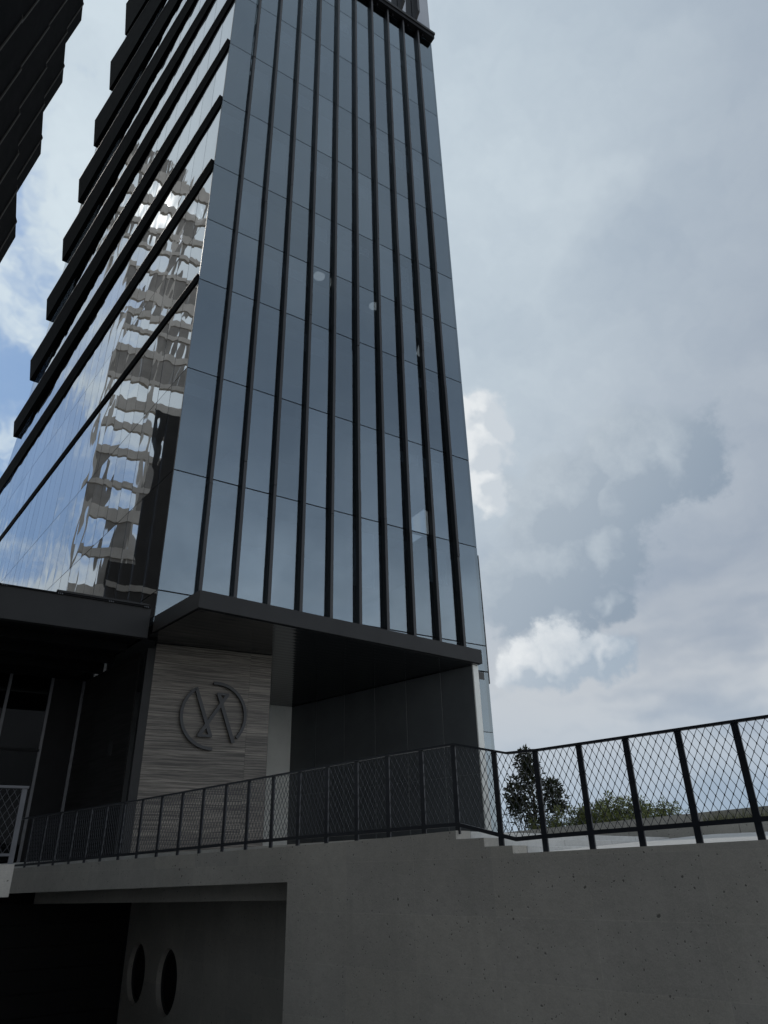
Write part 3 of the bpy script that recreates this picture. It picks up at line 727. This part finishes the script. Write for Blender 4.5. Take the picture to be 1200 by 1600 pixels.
for sg in (1, -1):
    k = -20
    while k < 60:
        x0 = -7.1+k*0.1; x1 = x0+sg*0.53; ta, tb = 0.0, 1.0
        for lim, sign in ((-7.1, 1), (-3.5, -1)):
            f0, f1 = sign*(x0-lim), sign*(x1-lim)
            if f0 < 0 and f1 < 0: ta, tb = 1, 0
            elif f0 < 0: ta = max(ta, f0/(f0-f1))
            elif f1 < 0: tb = min(tb, f0/(f0-f1))
        if tb-ta > 0.02: mb.tube((x0+(x1-x0)*ta, -7.77, 1.905+0.87*ta), (x0+(x1-x0)*tb, -7.77, 1.905+0.87*tb), 0.003, 4)
        k += 1
mb.build('wire_mesh', 'wire_steel', rl)
# unseen wall added opposite to keep light off the garage recess
tag(MB().box(-8.4, -7.7, -18.8, 14, GROUND, 3.4).build('light_blocking_wall', 'dark_panel'), 'unseen dark wall added opposite the concrete wall to darken its recess', 'wall')
# landing the photographer stands on
MB().box(-7.4, -3.0, -26, -18.9, GROUND, 0.0).build('landing', 'paving', None, 'structure')

# ------------------------------------------------------------------ planter walls, plants
pl = thing('planter_wall', 'low grey concrete planter wall beyond the pale path', 'wall', W3(-13, 7.7, 2.0))
s = -26.0
while s < -4:
    L = 1.8
    zt = lambda q: 2.37+(-11.0-q)*0.033 if q < -4 else 2.3
    MB().hexa([(s+.006, 7.7, 1.75), (s+L-.006, 7.7, 1.75), (s+L-.006, 7.95, 1.75), (s+.006, 7.95, 1.75), (s+.006, 7.7, zt(s)), (s+L-.006, 7.7, zt(s+L)), (s+L-.006, 7.95, zt(s+L)), (s+.006, 7.95, zt(s))]).build('wall_panel', 'concrete', pl, frame=WF)
    s += L
kb = thing('planter_kerb', 'concrete kerb in front of the pale grass strip', 'kerb', W3(-16.5, 6.6, 2.0))
s = -22.0
while s < -13.8:
    MB().box(s+.005, s+1.295, 6.55, 6.75, 1.9, 2.17).build('kerb_block', 'concrete', kb, frame=WF); s += 1.3
def leaf_cloud(mb, centres, count, size, flat=0.5):
    for _ in range(count):
        c, r = random.choice(centres); 
        v = Vector((random.gauss(0, 1), random.gauss(0, 1), random.gauss(0, 1))).normalized()*r*(random.random()**0.45)
        p = Vector(c)+Vector((v.x, v.y, v.z))
        d = Vector((random.gauss(0, 1), random.gauss(0, 1), random.gauss(0.2, 0.8))).normalized()
        if v.length > 0: d = (d+v.normalized()*0.8).normalized()
        u = d.cross(Vector((random.gauss(0, 1), random.gauss(0, 1), random.gauss(0, 1)))).normalized()
        l = size*random.uniform(0.7, 1.3); w = l*0.36
        mb.quad([p, p+d*l*0.5+u*w*0.5, p+d*l, p+d*l*0.5-u*w*0.5])
def tree_base(az, D, z): return Vector((EYE.x+math.sin(R(az))*D, EYE.y+math.cos(R(az))*D, z))
TD = 24.0
tb = tree_base(43.6, TD, 1.97)
tree = thing('magnolia_tree', 'small dark glossy-leaved magnolia tree behind the fence', 'tree', tb)
rr = Vector((math.cos(R(43.6)), -math.sin(R(43.6)), 0))
mb = MB()
for k, (lean, h) in enumerate(((0.05, 2.9), (-0.35, 1.7), (0.4, 1.6), (-0.15, 2.2))):
    q = tb + Vector((0.03*k, 0.04*k, -0.02)); n = 6
    for i in range(n):
        q2 = tb + rr*(lean*((i+1)/n)**1.3) + Vector((0.03*k, random.uniform(-.03, .03), h*(i+1)/n))
        mb.tube(q, q2, 0.045*(1-i/n*0.75), 6, 0.045*(1-(i+1)/n*0.75)); q = q2
mb.build('trunk', 'bark', tree)
cen = []
for dx, z, r in ((0.0, 4.75, .22), (-.08, 4.5, .27), (.1, 4.45, .25), (-.05, 4.15, .34), (.15, 3.95, .38), (-.35, 3.75, .38), (-.55, 3.55, .3), (0.0, 3.6, .5), (.4, 3.6, .36), (.65, 3.4, .32), (.72, 3.15, .25), (-.5, 3.2, .34), (-.2, 3.1, .45), (.3, 3.1, .42), (.05, 2.75, .3), (.62, 3.75, .2), (-.62, 3.3, .2)):
    cen.append((tb+rr*dx+Vector((random.uniform(-.15, .15), random.uniform(-.15, .15), z-1.97)), r))
mb = MB(); leaf_cloud(mb, cen, 3400, 0.15); mb.build('crown', 'magnolia_leaf', tree)
def shrub(az, D, z, wdt, hgt, n, size, lab, m='hedge_leaf'):
    b = tree_base(az, D, z); t = thing('shrub', lab, 'shrub', b, 'shrubs behind the planter wall')
    rr = Vector((math.cos(R(az)), -math.sin(R(az)), 0)); mb = MB(); cs = []
    st_ = MB()
    for k in range(14):
        dx = random.uniform(-.5, .5)*wdt; h = hgt*random.uniform(.45, 1.08)
        tip = b+rr*dx+Vector((0, random.uniform(-.3, .3), h)); st_.tube(b+rr*dx*0.85, tip, 0.014, 5, 0.004)
        for f in (0.3, 0.5, 0.7, 0.85, 1.0): cs.append(((b+rr*dx*0.85).lerp(tip, f), 0.24*(1.2-f)+0.07))
    st_.build('stem', 'bark', t); leaf_cloud(mb, cs, n, size); mb.build('foliage', m, t)
shrub(46.0, 23.5, 1.97, 2.0, 1.0, 5200, 0.085, 'loose green shrub next to the magnolia tree')
shrub(47.6, 22.5, 1.97, 2.1, 1.12, 5600, 0.085, 'upright green shrub with tall shoots behind the planter wall')
shrub(49.3, 21.5, 1.97, 2.1, 1.2, 5600, 0.085, 'bushy olive-green shrub in the middle of the row')
shrub(50.9, 21, 1.97, 1.9, 1.1, 4600, 0.08, 'smaller leafy shrub beside the bushy one')
shrub(52.6, 20.5, 1.97, 1.9, 0.85, 2000, 0.07, 'thin low shrub at the end of the row')
shrub(43.2, 27, 1.97, 2.2, 1.5, 900, 0.085, 'sparse twiggy shrub under the magnolia tree', 'magnolia_leaf')
mb = MB()
for _ in range(4200):
    s_, n_ = random.uniform(-22, -13.5), random.uniform(6.8, 7.65); p = W3(s_, n_, 1.95); h = random.uniform(.30, .52); a = random.uniform(0, 6.28)
    w = Vector((math.cos(a), math.sin(a), 0))*0.012; tipv = Vector((random.gauss(0, .09), random.gauss(0, .09), h))
    mb.quad([p-w, p+w, p+tipv])
gr = mb.build('ornamental_grass', 'grass_blade', None, 'stuff'); tag(gr, 'strip of pale ornamental grass growing in the planter', 'grass')
hr = thing('handrail', 'thin grey steel handrail standing beyond the planter wall', 'handrail', W3(-14.6, 9.0, 2.1))
for s_ in (-14.35, -16.4, -18.4): MB().tube(W3(s_, 9.0, 2.0), W3(s_, 9.0, 3.45), 0.022, 8).build('post', 'grey_rail', hr)
for z in (2.72, 3.45): MB().tube(W3(-14.35, 9.0, z), W3(-18.6, 9.0, z+.02), 0.02, 8).build('rail', 'grey_rail', hr)

# ================================================================== neighbouring buildings
bt = thing('black_tower', 'black neighbouring tower with stacked overhanging bands rising at the left', 'tower', (-11, -12, GROUND))
fa = R(6.2); fd_ = Vector((math.sin(fa), math.cos(fa), 0)); fo = Vector((math.cos(fa), -math.sin(fa), 0)); BP = Vector((-6.35, 1.09, 0))
def BT(s_, o_, z_): return BP - fd_*s_ + fo*o_ + Vector((0, 0, z_))       # s: back towards the photographer, o: out of the facade
MB().hexa([BT(6, -16, GROUND), BT(6, -12, GROUND), BT(36, -12, GROUND), BT(36, -16, GROUND), BT(6, -16, 14.2), BT(6, -12, 14.2), BT(36, -12, 14.2), BT(36, -16, 14.2)]).build('core', 'dark_render', bt)
MB().hexa([BT(.4, -18, 14.3), BT(.4, -1.15, 14.3), BT(40, -1.15, 14.3), BT(40, -18, 14.3), BT(.4, -18, 62), BT(.4, -1.15, 62), BT(40, -1.15, 62), BT(40, -18, 62)]).build('body', 'black_metal', bt)
z = 17.95
k = 0
while z < 58:
    sec = [(-1.1, z), (-0.16, z), (0.24, z-1.0), (-0.20, z-3.9), (-0.34, z-4.05), (-1.1, z-4.05)]
    mb = MB(); n = len(sec)
    for se in (0.0, 40.0):
        for o_, q in sec: mb.v.append(tuple(BT(se, o_, q)))
    mb.f.append(tuple(range(n))); mb.f.append(tuple(range(2*n-1, n-1, -1)))
    for a_ in range(n): b_ = (a_+1) % n; mb.f.append((a_, b_, n+b_, n+a_))
    mb.build('band', 'louver_metal', bt)
    for q in range(20):
        if z > 46: break
        a_ = .7+q*1.4
        MB().hexa([BT(a_, -.155, z), BT(a_+.05, -.155, z), BT(a_+.05, -.12, z), BT(a_, -.12, z), BT(a_, .245, z-1.0), BT(a_+.05, .245, z-1.0), BT(a_+.05, .275, z-1.0), BT(a_, .275, z-1.0)]).build('rib', 'rib_metal', bt)
        MB().hexa([BT(a_, .245, z-1.01), BT(a_+.05, .245, z-1.01), BT(a_+.05, .275, z-1.01), BT(a_, .275, z-1.01), BT(a_, -.195, z-3.9), BT(a_+.05, -.195, z-3.9), BT(a_+.05, -.16, z-3.9), BT(a_, -.16, z-3.9)]).build('rib', 'rib_metal', bt)
    MB().hexa([BT(0.02, -.2, z+.005), BT(0.02, -.13, z+.005), BT(40, -.13, z+.005), BT(40, -.2, z+.005), BT(0.02, -.2, z+.05), BT(0.02, -.13, z+.05), BT(40, -.13, z+.05), BT(40, -.2, z+.05)]).build('edge_trim', 'grey_rail', bt)
    for q in range(27):
        if z > 45: break
        MB().hexa([BT(.5+q*1.4, -.52, z+.02), BT(1.88+q*1.4, -.52, z+.02), BT(1.88+q*1.4, -.5, z+.02), BT(.5+q*1.4, -.5, z+.02), BT(.5+q*1.4, -.52, z+.34), BT(1.88+q*1.4, -.52, z+.34), BT(1.88+q*1.4, -.5, z+.34), BT(.5+q*1.4, -.5, z+.34)]).build('pane', 'side_glass', bt)
    z += 4.36; k += 1
# pale frame building that shows only as a reflection in the side glazing
pb = thing('frame_building', 'tall beige open-frame building mirrored in the side glass of the tower', 'building', (-30, 52, GROUND))
pe = Vector((-17.0, 52.5, 0)); pd = Vector((-0.94, -0.34, 0)).normalized(); pn = Vector((pd.y, -pd.x, 0))
def PF(u, o, z): return pe + pd*u + pn*o + Vector((0, 0, z))
z = 3.0; rb = random.Random(3); zprev = 3.0
while z < 96:
    h = rb.choice((0.7, 1.1, 1.6, 2.1)); u0 = rb.choice((0, 0, 0.6)); u1 = 26
    MB().hexa([PF(u0, 0, z), PF(u1, 0, z), PF(u1, .5, z), PF(u0, .5, z), PF(u0, 0, z+h), PF(u1, 0, z+h), PF(u1, .5, z+h), PF(u0, .5, z+h)]).build('floor_band', 'beige_render', pb)
    gap = rb.choice((1.8, 2.6, 3.4))
    for q in range(10):
        if rb.random() < (0.55 if z < 46 else 0.42):
            a_, b_ = .4+q*2.55, .4+q*2.55+rb.choice((1.2, 2.0, 2.5))
            MB().hexa([PF(a_, .15, z+h), PF(b_, .15, z+h), PF(b_, .3, z+h), PF(a_, .3, z+h), PF(a_, .15, z+h+gap), PF(b_, .15, z+h+gap), PF(b_, .3, z+h+gap), PF(a_, .3, z+h+gap)]).build('wall_panel', 'infill_render', pb)
    z += h+gap
for u in (0, 5.2, 10.4, 15.6, 20.8, 25.6):
    MB().hexa([PF(u, .02, GROUND), PF(u+.45, .02, GROUND), PF(u+.45, .48, GROUND), PF(u, .48, GROUND), PF(u, .02, 96), PF(u+.45, .02, 96), PF(u+.45, .48, 96), PF(u, .48, 96)]).build('column', 'beige_render', pb)
an = thing('annex_building', 'low dark brown annex mirrored in the corner glass of the tower', 'building', (-20, 30, GROUND))
AX = [(-10.7, 28.5), (-40, 20.5), (-40, 26.5), (-13.6, 32.5)]
MB().prism(AX, GROUND, 22.0).build('body', 'dark_render', an)
MB().prism([(-12.6, 28.2), (-38, 21.4), (-38, 26), (-14.4, 31.5)], 22.0, 36.0).build('upper_storey', 'dark_render', an)
for zz_ in range(0, 21, 5):
    MB().prism([(-10.8, 28.36), (-39.9, 20.4), (-39.9, 20.5), (-10.8, 28.46)], zz_, zz_+.45).build('string_course', 'beige_render', an)
